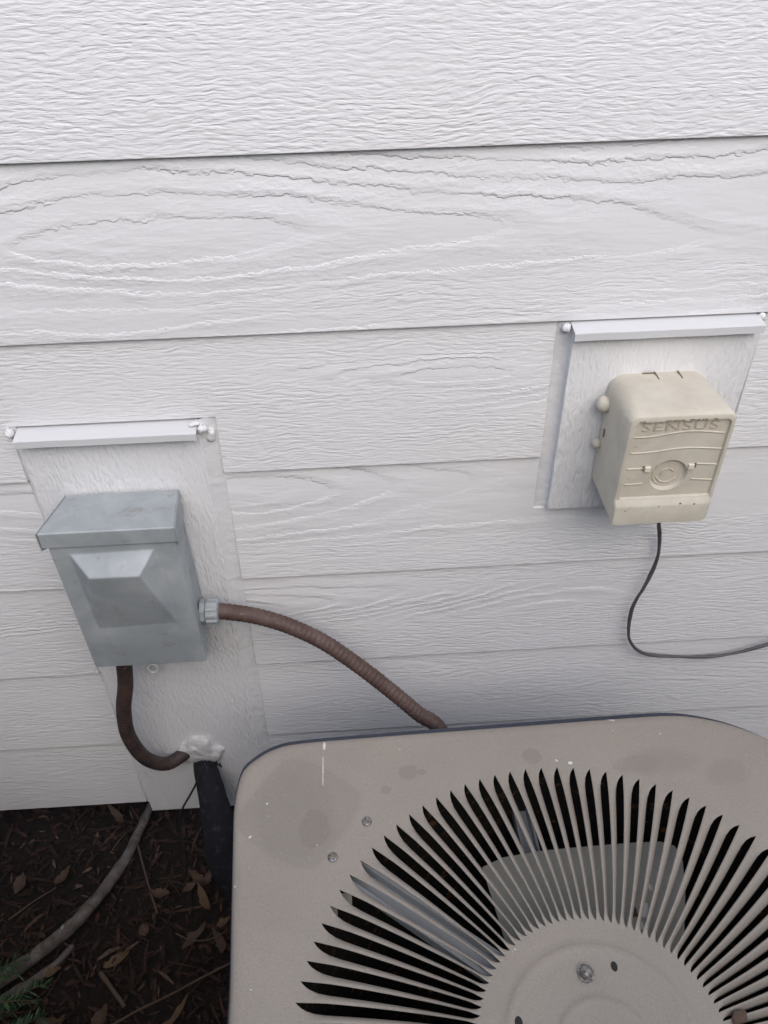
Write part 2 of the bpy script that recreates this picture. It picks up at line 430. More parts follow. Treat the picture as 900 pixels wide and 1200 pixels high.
def trim_board(out, yf, loc):
    vs, fs = prism(out, yf, .0184); o = mesh('trim_board', vs, fs, M_trim, wall, loc=loc); bevel(o, .0012, 2, 60); o['grain_seed'] = loc[0]+2; o['grain_flame'] = .38; return o
tl = trim_board([(tx(TLx0, TLb), TLb), (tx(TLx1, TLb), TLb), (tx(TLx1, TLt), TLt), (tx(TLx0, TLt), TLt)], -.0030, (-.28, 0, TLb))
tr = trim_board([(TRx0, TRb), (TRx1, TRb), (TRx1, TRt), (TRx0, TRt)], -.0065, (.33, 0, TRb))
def caulk(pts, wdt, ydeep, par, prof=((-1, .006), (-.75, .0012), (-.3, 0), (.3, 0), (.75, .0012), (1, .006))):
    """soft bead along a polyline in the wall plane: pts [(x,z)], facing -y"""
    P = resample([Vector((x, ydeep, z)) for x, z in pts], .006)
    V, F = [], []
    for i, p in enumerate(P):
        t = (P[min(i+1, len(P)-1)]-P[max(i-1, 0)]).normalized(); sdv = Vector((t.z, 0, -t.x))
        for j, (a, d) in enumerate(prof):
            nz = noise.noise(Vector((p.x*60, j*3.1, p.z*60)))
            V.append(p + sdv*(a*wdt/2*(1+.04*nz)) + Vector((0, d+.0006*nz, 0)))
    for i in range(len(P)-1):
        for j in range(5): a = i*6+j; F.append((a, a+1, a+7, a+6))
    return mesh('caulk_bead', V, F, M_caulk, par, smooth=True)
caulk([(tx(TLx1+GR*.5, TLt+.008), TLt+.008), (tx(TLx1+GR*.5, TLb+.02), TLb+.02)], GR+.005, .0040, tl, ((-1, .003), (-.7, .0006), (-.2, -.0004), (.3, -.0022), (.72, -.0062), (1, -.0058)))
caulk([(tx(TLx0-GL*.5, TLt+.008), TLt+.008), (tx(TLx0-GL*.5, TLb+.02), TLb+.02)], GL+.004, .0035, tl)
caulk([(TRx0-.008, TRt+.003), (TRx0-.008, TRb-.004)], .020, .0050, tr, ((-1, -.0040), (-.75, -.0022), (-.3, 0), (.3, 0), (.75, .0008), (1, .004)))
caulk([(TRx1+.006, TRt+.003), (TRx1+.006, TRb-.004)], .016, .0035, tr)
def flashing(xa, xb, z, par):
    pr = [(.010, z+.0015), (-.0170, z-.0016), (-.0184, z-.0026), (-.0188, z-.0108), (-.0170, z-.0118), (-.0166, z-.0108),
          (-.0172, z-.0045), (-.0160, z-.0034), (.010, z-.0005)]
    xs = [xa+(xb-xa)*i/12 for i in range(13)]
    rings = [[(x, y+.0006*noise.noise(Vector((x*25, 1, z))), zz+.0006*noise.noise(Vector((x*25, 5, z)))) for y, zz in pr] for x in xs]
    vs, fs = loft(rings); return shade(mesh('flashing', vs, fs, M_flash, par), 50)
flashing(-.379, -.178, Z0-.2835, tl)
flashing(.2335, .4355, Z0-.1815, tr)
for i, (x, z, y, a, b, c_) in enumerate(((-.3870, Z0-.2840, -.002, .0062, .0070, .0070), (-.1735, Z0-.2870, -.004, .0080, .0075, .0075),
                                     (-.1660, Z0-.3010, .002, .0075, .004, .012), (.2290, Z0-.1850, .0, .0050, .006, .0065), (.4375, Z0-.1850, .0, .005, .005, .006),
                                     (-.1800, Z0-.2805, -.006, .007, .006, .0032))):
    mesh('caulk_blob', *blob((x, y, z), a*.8, b*.75, c_*.8, .55, i*7.3, 3, 130), M_caulk, tr if x > 0 else tl, smooth=True)

# ------------------------------------------------------------------ disconnect box
DY = -.080
dbox = thing('disconnect_box', 'grey weathered metal electrical disconnect box with embossed cover on the left trim board', 'electrical box', (-.285, -.006, Z0-.603))
bx0, bx1, bz0, bz1 = -.354, -.2105, Z0-.602, Z0-.376
o = mesh('body', *loft([[(a, y, bz0+.004), (b_, y, bz0+.004), (b_, y, bz1), (a, y, bz1)] for a, b_, y in ((bx0+.003, bx1-.002, DY+.007), (bx0+.010, bx1-.0065, -.0057))]), M_zinc, dbox); bevel(o, .0015)
# cover with stamped wedge
ex = [(-.3335, Z0-.4005), (-.2370, Z0-.3985), (-.2335, Z0-.5235), (-.3305, Z0-.5275)]
rd = [tuple(wpt(x, y, DY-.0240))[::2] for x, y in ((104, 678.5), (163, 676))]
yc = DY
fx0, fx1, fz0, fz1 = bx0, bx1, bz0, bz1-.010
V = [(fx0, yc, fz1), (fx1, yc, fz1), (fx1, yc, fz0), (fx0, yc, fz0)]
V += [(x, yc, z) for x, z in ex] + [(x, yc-.0240, z) for x, z in rd]
V += [(fx0, yc+.020, fz1), (fx1, yc+.020, fz1), (fx1, yc+.020, fz0), (fx0, yc+.020, fz0)]
F = [(0, 1, 5, 4), (1, 2, 6, 5), (2, 3, 7, 6), (3, 0, 4, 7), (4, 5, 9, 8), (5, 6, 9), (6, 7, 8, 9), (7, 4, 8),
     (0, 10, 11, 1), (1, 11, 12, 2), (2, 12, 13, 3), (3, 13, 10, 0)]
o = mesh('front_cover', V, F, M_zinc, dbox); bevel(o, .0022, 3, 12); shade(o, 35)
# hooded lid
lx0, lx1 = -.3625, -.2085
prf = [(-.0057, Z0-.3725), (DY-.0015, Z0-.3655), (DY-.0028, Z0-.3668), (DY-.0030, Z0-.3872), (DY-.0016, Z0-.3872), (DY-.0014, Z0-.3682), (-.0057, Z0-.3755)]
tp = lambda x, y: x + (.0125 if x < -.28 else -.0075)*(y-DY)/(-.0057-DY)
vs, fs = loft([[(tp(x, y), y, z) for y, z in prf] for x in (lx0+.004, lx1)])
chk = []
for x, s_ in ((lx0+.0025, -1), (lx1, 1)):   # side cheeks
    pts = [(-.0060, Z0-.3728), (DY-.0024, Z0-.3662), (DY-.0024, Z0-.3915), (DY+.018, Z0-.4020), (-.0060, Z0-.4080)]
    a = [(tp(x, y), y, z) for y, z in pts]; b = [(tp(x, y)+s_*.0014, y, z) for y, z in pts]; chk.append(loft([a, b]))
o = mesh('lid', *join((vs, fs), *chk), M_zinc, dbox); bevel(o, .0007, 2); 
hc = wpt(179, 783, -.022)
ring = [hc+Vector((.0066*math.cos(a), .002*math.sin(a), .0072*math.sin(a))) for a in [2*math.pi*i/20 for i in range(21)]]
mesh('hasp_ring', *tube(ring, .0022, 8), M_putty, dbox, smooth=True)
# connector
def ax_lathe(prof, seg, c, dirv):
    """lathe along direction dirv; prof [(r, distance)]"""
    d = Vector(dirv).normalized(); u = d.orthogonal().normalized(); v = d.cross(u); c = Vector(c)
    rings = [[c+d*s_+(u*math.cos(2*math.pi*k/seg)+v*math.sin(2*math.pi*k/seg))*r for k in range(seg)] for r, s_ in prof]
    return loft(rings)

# ------------------------------------------------------------------ flexible conduit to the air conditioner
whip = thing('flexible_conduit', 'rust brown ribbed flexible conduit curving from the box to the air conditioner', 'conduit', (-.21, -.045, Z0-.55))
cpos = Vector((-.2125, -.046, Z0-.5435)); cdir = Vector((1, -.02, -.03))
hexp = []
nut = ax_lathe([(.0145, .0), (.0165, .0006), (.0165, .0065), (.0150, .0075)], 8, cpos, cdir)
mesh('lock_nut', *nut, M_zinc, whip)
def crenel(seg, r):  # fluted compression nut
    return r
V, F = [], []
d = cdir.normalized(); u_ = d.orthogonal().normalized(); v_ = d.cross(u_)
rings = []
for r, s_ in ((.0150, .0078), (.0175, .0090), (.0175, .0215), (.0160, .0235), (.0118, .0245)):
    rings.append([cpos+d*s_+(u_*math.cos(a)+v_*math.sin(a))*(r*(1+.035*(1 if int(a/(math.pi/12)) % 2 else -1)*(r > .015))) for a in [2*math.pi*k/48 for k in range(48)]])
mesh('compression_nut', *loft(rings), M_zinc, whip)
P = [cpos+d*.020, cpos+d*.030] + [wpt(*a) for a in ((300, 722, -.048), (340, 734, -.054), (380, 753, -.062), (420, 780, -.073), (460, 811, -.088), (490, 836, -.102), (518, 858, -.118))]
P += [Vector((.135, -.135, Z0-.86)), Vector((.165, -.17, Z0-.93)), Vector((.175, -.215, Z0-.97))]
P = resample(catmull(P, 14), .0011)
def rib(r, pit, amp):
    return lambda i, s_, a: r + amp*math.sin(2*math.pi*s_/pit)
mesh('sheath', *tube(P, rib(.0105, .0072, .00030), 18), M_whip, whip, smooth=True)

lower = thing('short_conduit', 'short dark brown conduit looping from under the box into the white putty', 'conduit', (-.33, -.045, Z0-.6))
P = [Vector((-.3262, -.046, Z0-.600))] + [wpt(*a) for a in ((147, 800, -.046), (145, 832, -.048), (151, 863, -.048), (170, 888, -.042), (194, 895, -.030), (212, 886, -.014), (224, 876, .002))]
P = resample(catmull(P, 14), .0012)
mesh('sheath', *tube(P, rib(.0108, .0066, .00018), 18), M_pipe, lower, smooth=True)

# ------------------------------------------------------------------ putty, insulated pipe, wire
pc = wpt(232, 879, -.006)
V, F = blob(pc, .040, .010, .030, .42, 5.3, 4, 27)
tag(mesh('putty_patch', V, F, M_putty, smooth=True, loc=pc), 'lumpy white sealing putty around the pipe entry at the foot of the trim board', 'putty')
pipe = thing('insulated_pipe', 'black foam insulated pipe dropping from the putty behind the air conditioner', 'pipe', wpt(240, 900, -.01))
P = [wpt(238, 890, .006), wpt(241, 903, -.022), wpt(247, 925, -.050), wpt(256, 965, -.088), wpt(264, 1010, -.125)]
P += [P[-1]+Vector((.035, -.03, -.09)), P[-1]+Vector((.09, -.07, -.2)), P[-1]+Vector((.16, -.10, -.26))]
P = resample(catmull(P, 12), .004)
def prad(i, s_, a):
    ragged = .0035*noise.noise(Vector((math.cos(a)*3, math.sin(a)*3, 7))) if i < 3 else 0
    return .0165 + min(.010, s_*.075) + .0012*noise.noise(Vector((s_*40, math.cos(a)*2, math.sin(a)*2))) + ragged
mesh('foam_sleeve', *tube(P, prad, 20), M_foam, pipe, smooth=True)
for i in range(7):                       # torn white tape at the top of the sleeve
    a = wpt(232+i*4.2, 893+random.uniform(-2, 5), -.030); l = random.uniform(.004, .010)
    b_ = a+Vector((random.uniform(-.003, .003), -.002, -l))
    mesh('torn_tape', *tube([a, a.lerp(b_, .5)+Vector((0, -.001, 0)), b_], lambda i_, s_, an: .0022-.0006*i_, 6), M_foam, pipe, smooth=True)
P = resample(catmull([wpt(240, 895, -.050), wpt(230, 918, -.062), wpt(222, 933, -.064), wpt(213, 950, -.066), wpt(208, 975, -.07)], 8), .004)
tag(mesh('thin_wire', *tube(P, .0017, 8), M_blackwire, smooth=True, loc=P[0]), 'thin black wire hanging beside the black insulated pipe', 'wire')
# cable from the meter transmitter
P = [wpt(771, 600, -.028), wpt(772, 612, -.022)] + [wpt(x, y, -.010) for x, y in ((773, 632), (770, 655), (757, 684), (742, 710), (737, 732), (738, 750), (749, 763), (768, 768), (800, 769.5), (830, 769.5), (862, 765), (900, 755), (930, 745), (970, 738))]
P = resample(catmull(P, 12), .003)
P = [p+Vector((.0005*noise.noise(p*70), 0, .0006*noise.noise(p*70+Vector((9, 0, 0))))) for p in P]
def wrad(i, s_, a): return .0025*(1+.14*math.cos(2*(a+s_*38)))
tag(mesh('signal_cable', *tube(P, wrad, 10), M_wire, smooth=True, loc=P[0]), 'thin grey twisted cable hanging from the cream box and turning right along the siding', 'cable')

# ------------------------------------------------------------------ meter transmitter
mt = thing('meter_transmitter', 'cream plastic utility meter transmitter box with raised lettering on the right trim board', 'meter box', (.345, -.0065, Z0-.395))
sx0, sx1, sz0, sz1, SY = .2800, .3930, Z0-.3825, Z0-.2390, -.0955
rings = []
for y, ins, dz in ((-.0066, .003, -.004), (-.018, .0010, -.003), (-.034, .0005, -.001), (-.080, 0, 0), (SY+.0035, .0004, 0), (SY+.001, .0018, 0), (SY, .0040, 0)):
    rings.append([(x, y, z) for x, z in rrect(sx0+ins, sx1-ins, sz0+ins+dz, sz1-ins*.9, (.0185 if y > -.05 else .013 if y > -.09 else .0105)-ins*.5, .009-ins*.4, 7)])
out_f = [(x, z) for x, _, z in rings[-1]]
# recess of the front panel
px0, px1, pz0, pz1 = sx0+.0065, sx1-.0060, sz0+.0345, sz1-.0075
PCX, PCZ = (px0+px1)/2, (pz0+pz1)/2
inn = rrect(px0, px1, pz0, pz1, .006, .001, 7)
rings.append([(x, SY, z) for x, z in inn])
rings.append([(x, SY+.0030, z) for x, z in [((x-PCX)*.98+PCX, (z-PCZ)*.98+PCZ) for x, z in inn]])
inn2 = [(x, z) for x, _, z in rings[-1]]
cc = wpt(783, 557, SY+.003); ccx, ccz = cc.x, cc.z; cr = .0205
def ang_circle(outl, cx, cz, r):
    return [(cx+r*math.cos(math.atan2(z-cz, x-cx)), cz+r*math.sin(math.atan2(z-cz, x-cx))) for x, z in outl]
# denser outline for a round recess
def densify(o, k):
    out_ = []
    for a, b in zip(o, o[1:]+o[:1]):
        n_ = max(1, int(math.hypot(b[0]-a[0], b[1]-a[1])/k))
        out_ += [(a[0]+(b[0]-a[0])*i/n_, a[1]+(b[1]-a[1])*i/n_) for i in range(n_)]
    return out_
vs, fs = loft(rings, True, False)
o = mesh('housing', vs, fs, M_cream, mt); shade(o, 35)
d2 = densify(inn2, .0016)
cr0 = ang_circle(d2, ccx, ccz, cr); cr1 = ang_circle(d2, ccx, ccz, cr*.90)
vs, fs = loft([[(x, SY+.0030, z) for x, z in d2], [(x, SY+.0030, z) for x, z in cr0], [(x, SY+.0072, z) for x, z in cr1], [(x, SY+.0072, z) for x, z in ang_circle(d2, ccx, ccz, cr*.3)]], False, True)
o = mesh('front_panel', vs, fs, M_cream, mt); shade(o, 35)
# lower band standing proud under the panel
x0b, x1b = sx0+.0012, sx1-.0012
pr = [(SY+.002, sz0+.0365), (SY-.0042, sz0+.0280), (SY-.0050, sz0+.0255), (SY-.0040, sz0+.0010), (SY-.002, sz0-.0008), (SY+.006, sz0-.0008)]
lr = []
for x, k in ((x0b, .0035), (x0b+.0014, .001), (x0b+.004, 0), (x1b-.009, 0), (x1b-.004, .0012), (x1b-.0008, .0045)):
    lr.append([(x, y+(k if y < SY+.0005 else 0), z+(k*.8 if z < sz0+.01 else 0)) for y, z in pr])
o = mesh('lower_band', *loft(lr), M_cream, mt); shade(o, 30)
for i, (xl, yl, xr, yr) in enumerate(((742.5, 511, 851, 505), (738.5, 530, 847, 524), (734.5, 548.5, 842, 542.5), (731, 566.5, 838, 560.5))):   # wavy ridges
    a = wpt(xl, yl, SY+.003); b_ = wpt(xr, yr, SY+.003)
    Q = []
    for t in [j/40 for j in range(41)]:
        p = a.lerp(b_, t); p.z += .0024*math.sin(t*2*math.pi-2.2)*(.8 if i else 1)
        Q.append(p)
    runs = [Q] if i < 2 else [[p for p in Q if p.x < ccx-cr-.005], [p for p in Q if p.x > ccx+cr+.005]]
    for run in runs:
        if len(run) > 2: mesh('wave_ridge', *tube(run, .0010, 6), M_cream, mt, smooth=True)
for xq, yq in ((758.5, 549.5), (809.5, 546)):
    p = wpt(xq, yq, SY+.003)
    bevel(mesh('lug', *box(p.x-.0032, p.x+.0032, SY+.0005, SY+.004, p.z-.0032, p.z+.0032), M_cream_pale, mt), .0008)
    mesh('lug_slot', *box(p.x+(.0032 if xq > 790 else -.0055), p.x+(.0055 if xq > 790 else -.0032), SY+.0022, SY+.0035, p.z-.002, p.z+.0042), M_cream_dirt, mt)
# arcs stamped in the round recess
for r_, a0, a1 in ((.012, 200, 330), (.0065, 20, 200), (.016, 130, 240)):
    Q = [Vector((ccx+r_*math.cos(R(a)), SY+.0070, ccz+r_*math.sin(R(a)))) for a in range(a0, a1+1, 10)]
    mesh('recess_ridge', *tube(Q, .0008, 6), M_cream, mt, smooth=True)
# lettering
cu = bpy.data.curves.new('lettering', 'FONT'); cu.body = 'SENSUS'; cu.size = .016; cu.extrude = .0008; cu.bevel_depth = .0002; cu.space_character = 1.15; cu.offset = -.0001
tmp = bpy.data.objects.new('lettering', cu); C.objects.link(tmp)
bpy.context.view_layer.update()
me = bpy.data.meshes.new_from_object(tmp.evaluated_get(bpy.context.evaluated_depsgraph_get()))
bpy.data.objects.remove(tmp)
xs = [v.co.x for v in me.vertices]; wd = max(xs)-min(xs); xm = min(xs)
tc = wpt(798.5, 495, SY+.003); k = .0800/wd; hy = max(v.co.y for v in me.vertices); kh = .0108/hy
for v in me.vertices: v.co = Vector(((v.co.x-xm-wd/2)*k, -v.co.z, v.co.y*kh))
o = link('lettering', me, M_letter, mt); o.location = tc + Vector((0, .0003, -.0092)) - wloc(mt)
o.rotation_euler = (0, R(.2), 0)
# side bosses, slot and catches
def side_boss(px, py, r, y):
    p = wpt(px, py, y); mesh('side_boss', *blob((sx0-.002, y, p.z), r*.95, r, r, .12, px, 3, 90), M_cream, mt, smooth=True)
side_boss(701, 474, .0098, -.020); side_boss(698, 520, .0058, -.018)
p = wpt(706, 506, -.026); mesh('side_slot', *box(sx0-.0004, sx0+.001, -.030, -.027, p.z-.005, p.z+.005), M_cream_dirt, mt)
for xq in (.331, .357):
    mesh('catch_slot', *box(xq, xq+.0010, -.024, -.0085, sz1-.0040, sz1-.0001), M_cream_dirt, mt)
mesh('catch_slot', *box(.318, .331, -.0098, -.0088, sz1-.006, sz1-.0008), M_cream_dirt, mt)
for a, b in ((.04, .10), (.30, .36), (.37, .45), (.46, .50), (.55, .66), (.68, .74), (.80, .84)):
    Q = [Vector((px0+(px1-px0)*(a+(b-a)*t/5), SY-.0001, pz1+.0012+.0006*noise.noise(Vector((t*3.1, a*50, 0))))) for t in range(6)]
    mesh('dirt_streak', *tube(Q, lambda i_, s_, an: .0006+.0003*math.sin(i_*2.1+a*9), 5), M_cream_dirt, mt)
for a, b in ((.45, .013), (.66, .016), (.80, .014), (.12, .009)):
    mesh('dirt_spot', *blob((sx0+(sx1-sx0)*a, SY-.0046, sz0+b+.013), .0010, .0004, .0012, .5, a*9, 2, 300), M_cream_dirt, mt)

# ------------------------------------------------------------------ air conditioner
FX, FY = .1826, -.5537
RO, RI = .2668, .1062
NV = 96; PIT = 2*math.pi/NV
ac = thing('air_conditioner', 'taupe outdoor air conditioner unit with round radial vane grille on top', 'air conditioner', (FX, -.555, .03))
mk = [(-.1500, -.320), (-.1497, -.2956), (-.1449, -.2672), (-.1299, -.2511), (-.1115, -.2404), (-.0828, -.2347), (.0, -.2320), (.1614, -.2289), (.26, -.2270), (.3407, -.2265),
      (.3784, -.2322), (.4133, -.2452), (.4446, -.2644), (.474, -.291), (.494, -.322), (.504, -.36), (.508, -.45), (.512, -.60), (.514, -.74), (.508, -.80), (.490, -.845), (.455, -.872), (.40, -.880),
      (.20, -.884), (-.06, -.880), (-.115, -.868), (-.136, -.835), (-.141, -.78), (-.140, -.60), (-.1375, -.5108), (-.143, -.42)]
mk = [Vector((x, y, 0)) for x, y in mk]
lp = catmull(mk + mk[:1], 10)[:-1]
def out_r(a):
    """outline radius from the fan centre along angle a"""
    dx, dy = math.cos(a), math.sin(a); best = None
    for p0, p1 in zip(lp, lp[1:]+lp[:1]):
        ax, ay = p0.x-FX, p0.y-FY; ex_, ey_ = p1.x-p0.x, p1.y-p0.y
        den = dx*ey_-dy*ex_
        if abs(den) < 1e-12: continue
        t = (ax*ey_-ay*ex_)/den; s_ = (ax*dy-ay*dx)/den
        if t > 0 and -1e-6 <= s_ <= 1+1e-6: best = t if best is None else max(best, t)
    return best
T0 = R(89.83)
na = NV*4
angs = [T0 + PIT*i/4 for i in range(na)]
ORAD = [out_r(a) for a in angs]
def ring_at(rads, z): return [(FX+r*math.cos(a), FY+r*math.sin(a), z) for r, a in zip(rads, angs)]
rings = [ring_at([RO]*na, ZT), ring_at([RO+(o-RO)*.25 for o in ORAD], ZT+.0004), ring_at([o-.012 if o-.012 > RO+.004 else RO+.004 for o in ORAD], ZT),
         ring_at([o-.005 for o in ORAD], ZT-.0012), ring_at([o-.0015 for o in ORAD], ZT-.0042), ring_at(ORAD, ZT-.009), ring_at(ORAD, ZT-.034)]
o = mesh('top_panel', *loft(rings, False, False), M_ac, ac); shade(o, 50)
cabr = [ring_at([o+k for o in ORAD], z) for k, z in ((-.006, ZT-.020), (.0035, ZT-.021), (.0045, ZT-.026), (.0035, ZT-.060), (-.004, ZT-.064))]
z = ZT-.064
while z > .10:
    cabr += [ring_at([o+.002 for o in ORAD], z-.003), ring_at([o+.002 for o in ORAD], z-.016), ring_at([o-.008 for o in ORAD], z-.024)]; z -= .026
cabr += [ring_at([o+.003 for o in ORAD], z-.004), ring_at([o+.003 for o in ORAD], .062)]
cabr = [[(x, y+.0115, z_) for x, y, z_ in r_] for r_ in cabr]
o = mesh('cabinet', *loft(cabr, False, True), M_cab, ac); shade(o, 40)
mesh('coil', *lathe([(.275, ZT-.03), (.275, .12), (.01, .12)], 96, (FX, FY, 0)), M_coil, ac, smooth=True)
mesh('top_liner', *loft([ring_at([RO+.002]*na, ZT-.014), ring_at([.276]*na, ZT-.031)], False, False), M_dark, ac)
# vane: one mesh, rotated copies
nr, nu = 18, 8
def skew(r): return -R(2.75)*(RO-r)/(RO-RI)
def sw(r):
    d_ = (RO-r); e_ = (r-RI)
    a = min(1, d_/.026); a = (1-(1-a)**3.2)
    b_ = min(1, e_/.010); b_ = math.sqrt(max(0, 1-(1-b_)**2))
    return PIT*(.44)*a*b_
V, F = [], []
rs = [RO, RO-.0025, RO-.006, RO-.011, RO-.018, RO-.028, RO-.042] + [RO-.042-(RO-.042-RI-.012)*i/7 for i in range(1, 8)] + [RI+.008, RI+.0045, RI+.0018, RI]
for r in rs:
    a0 = skew(r)+sw(r); a1 = skew(r)+PIT
    f = min(1, (RO-r)/.034)*min(1, (r-RI)/.014); f = f*f*(3-2*f)
    row = []
    for j in range(nu+1):
        u = j/nu; a = a0+(a1-a0)*u; s_ = 2*u-1
        row.append((r*math.cos(a), r*math.sin(a), f*(.0036*math.sqrt(max(0, 1-s_*s_*.98))-.0016) + f*.0038*s_))
    aa0 = a0+.0012*f/r; aa1 = a1-.0012*f/r
    low = [(r*math.cos(aa1), r*math.sin(aa1), -.0012+.0012*f), (r*math.cos(aa0), r*math.sin(aa0), -.0012-.0068*f)]
    V += row + low
w_ = nu+3
for i in range(len(rs)-1):
    for j in range(w_): F.append((i*w_+j, i*w_+(j+1) % w_, (i+1)*w_+(j+1) % w_, (i+1)*w_+j))
first = mesh('grille_vane', V, F, M_ac, None); shade(first, 60)
first.parent = ac
for i in range(NV):
    o = first if i == 0 else first.copy()
    if i: C.objects.link(o)
    o.location = Vector((FX, FY, ZT)) - ac.location; o.rotation_euler = (0, 0, T0+PIT*i)
# hub
def bead(r, h, w): return [(r+w, 0), (r+w*.55, h*.55), (r, h), (r-w*.55, h*.75), (r-w, h*.5)]
prof = [(RI, -.006), (RI+.0002, 0), (.100, .0004), (.092, .0004)] + [(r, .0004+z) for r, z in bead(.0815, .0028, .0055)] + [(.070, .0018), (.055, .0018), (.046, .0018)] + [(r, .0018+z) for r, z in bead(.0375, .0026, .0050)] + [(.02, .0031), (.0005, .0031)]
o = mesh('hub', *lathe(prof, 128, (FX, FY, ZT)), M_ac, ac); shade(o, 60)
# stains and scuffs on the lid are in the paint; screws and holes
def screw(p, r, h, name='screw'):
    V_, F_ = lathe([(r, 0), (r*.98, h*.35), (r*.75, h*.8), (r*.35, h), (.00005, h)], 16, p); return shade(mesh(name, V_, F_, M_screw, ac), 50)
for a in ((430, 963), (390, 1005)):
    p = hpt(*a, ZT); sc = screw((p.x, p.y, ZT+.0006), .0052, .0016)
    mesh('screw_slot', *box(p.x-.0034, p.x+.0034, p.y-.0005, p.y+.0005, ZT+.0014, ZT+.0024), M_cream_dirt, sc)
p = hpt(686, 1142, ZT); 
V_, F_ = lathe([(.0078, 0), (.0078, .0010), (.0058, .0012), (.0058, .0050), (.0050, .0068), (.0030, .0082), (.00005, .0086)], 18, (p.x, p.y, ZT+.0022))
shade(mesh('hub_bolt', V_, F_, M_screw, ac), 40)
def oval(p, a, b, n=16): return [(p.x+a*math.cos(2*math.pi*k/n), p.y+b*math.sin(2*math.pi*k/n)) for k in range(n)]
for xq, yq, s_ in ((720, 1132, .85), (608, 1198, 1.0)):
    p = hpt(xq, yq, ZT+.003); ov = oval(p, .0034*s_, .0050*s_)
    zt_ = ZT+.00235
    vs, fs = loft([[(x, y, zt_) for x, y in ov], [(x, y, zt_-.0008) for x, y in ov]]); mesh('bolt_hole', vs, fs, M_dark, ac)
p = hpt(867, 1192, ZT+.004); mesh('dirt_clump', *blob((p.x, p.y, ZT+.004), .006, .0055, .0035, .5, 4.4, 3, 150), M_twig, ac, smooth=True)
# fan, motor, mounting arms below the grille
fan = mesh('fan_motor', *lathe([(.0005, -.035), (.075, -.035), (.080, -.045), (.080, -.16), (.01, -.17)], 40, (FX, FY, ZT)), M_dark, ac, smooth=False)
ZF = ZT-.070
def blade(poly_px):
    pts = [hpt(x, y, ZF) for x, y in poly_px]
    c_ = sum(pts, Vector())/len(pts)
    vs = [Vector((p.x, p.y, ZF + .012*((p.x-c_.x)/.12))) for p in pts]
    n_ = len(vs); V_ = vs + [v-Vector((0, 0, .003)) for v in vs]
    F_ = [tuple(range(n_)), tuple(range(2*n_-1, n_-1, -1))]+[(i, (i+1) % n_, n_+(i+1) % n_, n_+i) for i in range(n_)]
    return V_, F_
bl = [(566, 1010), (590, 1000), (630, 994.5), (680, 992), (735, 990), (772, 990), (789, 996), (798, 1014), (801, 1050), (800, 1100), (760, 1180), (640, 1190), (600, 1120)]
V_, F_ = blade(bl)
first = mesh('fan_blade', V_, F_, M_blade, ac, loc=(FX, FY, ZF))
for a in (120, 240):
    o = first.copy(); C.objects.link(o); o.rotation_euler = (0, 0, R(a+4))
def arm(a_px, b_px, z, wdt):
    a = hpt(*a_px, z); b_ = hpt(*b_px, z); d_ = (b_-a).normalized(); s_ = Vector((-d_.y, d_.x, 0))*wdt/2
    pr_ = [s_, s_+Vector((0, 0, .012)), s_*.72+Vector((0, 0, .012)), s_*.66, -s_*.66, -s_*.72+Vector((0, 0, .012)), -s_+Vector((0, 0, .012)), -s_, -s_-Vector((0, 0, .002)), s_-Vector((0, 0, .002))]
    return loft([[p_+v for v in pr_] for p_ in (a, b_)])
mesh('motor_arm', *arm((395, 1012), (600, 1152), ZT-.022, .026), M_strut, ac)
mesh('motor_arm', *arm((592, 880), (640, 1080), ZT-.105, .020), M_strut, ac)
for xq, yq in ((404, 1053), (387, 1068), (420, 1010)):
    p = hpt(xq, yq, ZT-.016); mesh('clip_tab', *box(p.x-.007, p.x+.007, p.y-.006, p.y+.006, ZT-.019, ZT-.017), M_blade, ac)
for xq, yq, w_ in ((757, 1067, .0045), (763, 1040, .002), (744, 1069, .003), (752, 1085, .0025)):  # pale flat bits standing in for glints between the vanes
    p = hpt(xq, yq, ZT-.012); mesh('glint_scrap', *box(p.x-w_, p.x+w_*.8, p.y-w_*1.3, p.y+w_*1.6, ZT-.0135, ZT-.0125), M_putty if w_ != .003 else M_leaf_tan, ac)
pad = thing('equipment_pad', 'pale concrete pad under the taupe air conditioner', 'concrete pad', (FX, -.555, 0))
bevel(mesh('slab', *box(-.21, .58, -.95, -.165, -.05, .061), M_pad, pad), .008)

# ------------------------------------------------------------------ mulch, leaves, sticks
def strip(c, l, wd, yaw_, pit_, curl, tw, nseg=3):
    d_ = Vector((math.cos(yaw_)*math.cos(pit_), math.sin(yaw_)*math.cos(pit_), math.sin(pit_))); s_ = Vector((-math.sin(yaw_), math.cos(yaw_), 0))
    up_ = d_.cross(s_); V_ = []
    for i in range(nseg+1):
        t = i/nseg-.5; k_ = (1-abs(2*t)**5*.5)*random.uniform(.6, 1.1)
        ctr = Vector(c)+d_*(t*l)+up_*(curl*l*(.25-t*t)*2); sw_ = (s_*math.cos(tw*t)+up_*math.sin(tw*t))*wd*.5*k_
        V_ += [ctr-sw_, ctr+sw_]
    return V_, [(2*i, 2*i+1, 2*i+3, 2*i+2) for i in range(nseg)]
parts = []
for i in range(13000):
    x = random.uniform(-1.15, -.05); y = random.uniform(-1.0, .16)
    big = random.random()
    l = random.uniform(.006, .020) if big < .85 else random.uniform(.025, .060)
    wd = l*random.uniform(.12, .5) if big < .85 else random.uniform(.002, .008)
    parts.append(strip((x, y, random.uniform(.002, .020)), l, wd, random.uniform(0, 6.3), random.gauss(0, .25), random.uniform(-.2, .5), random.uniform(-1.2, 1.2), 2 if big < .6 else 3))
tag(mesh('bark_mulch', *join(*parts), M_chip), 'dark brown shredded bark mulch covering the bed under the wall', 'mulch', kind='stuff')

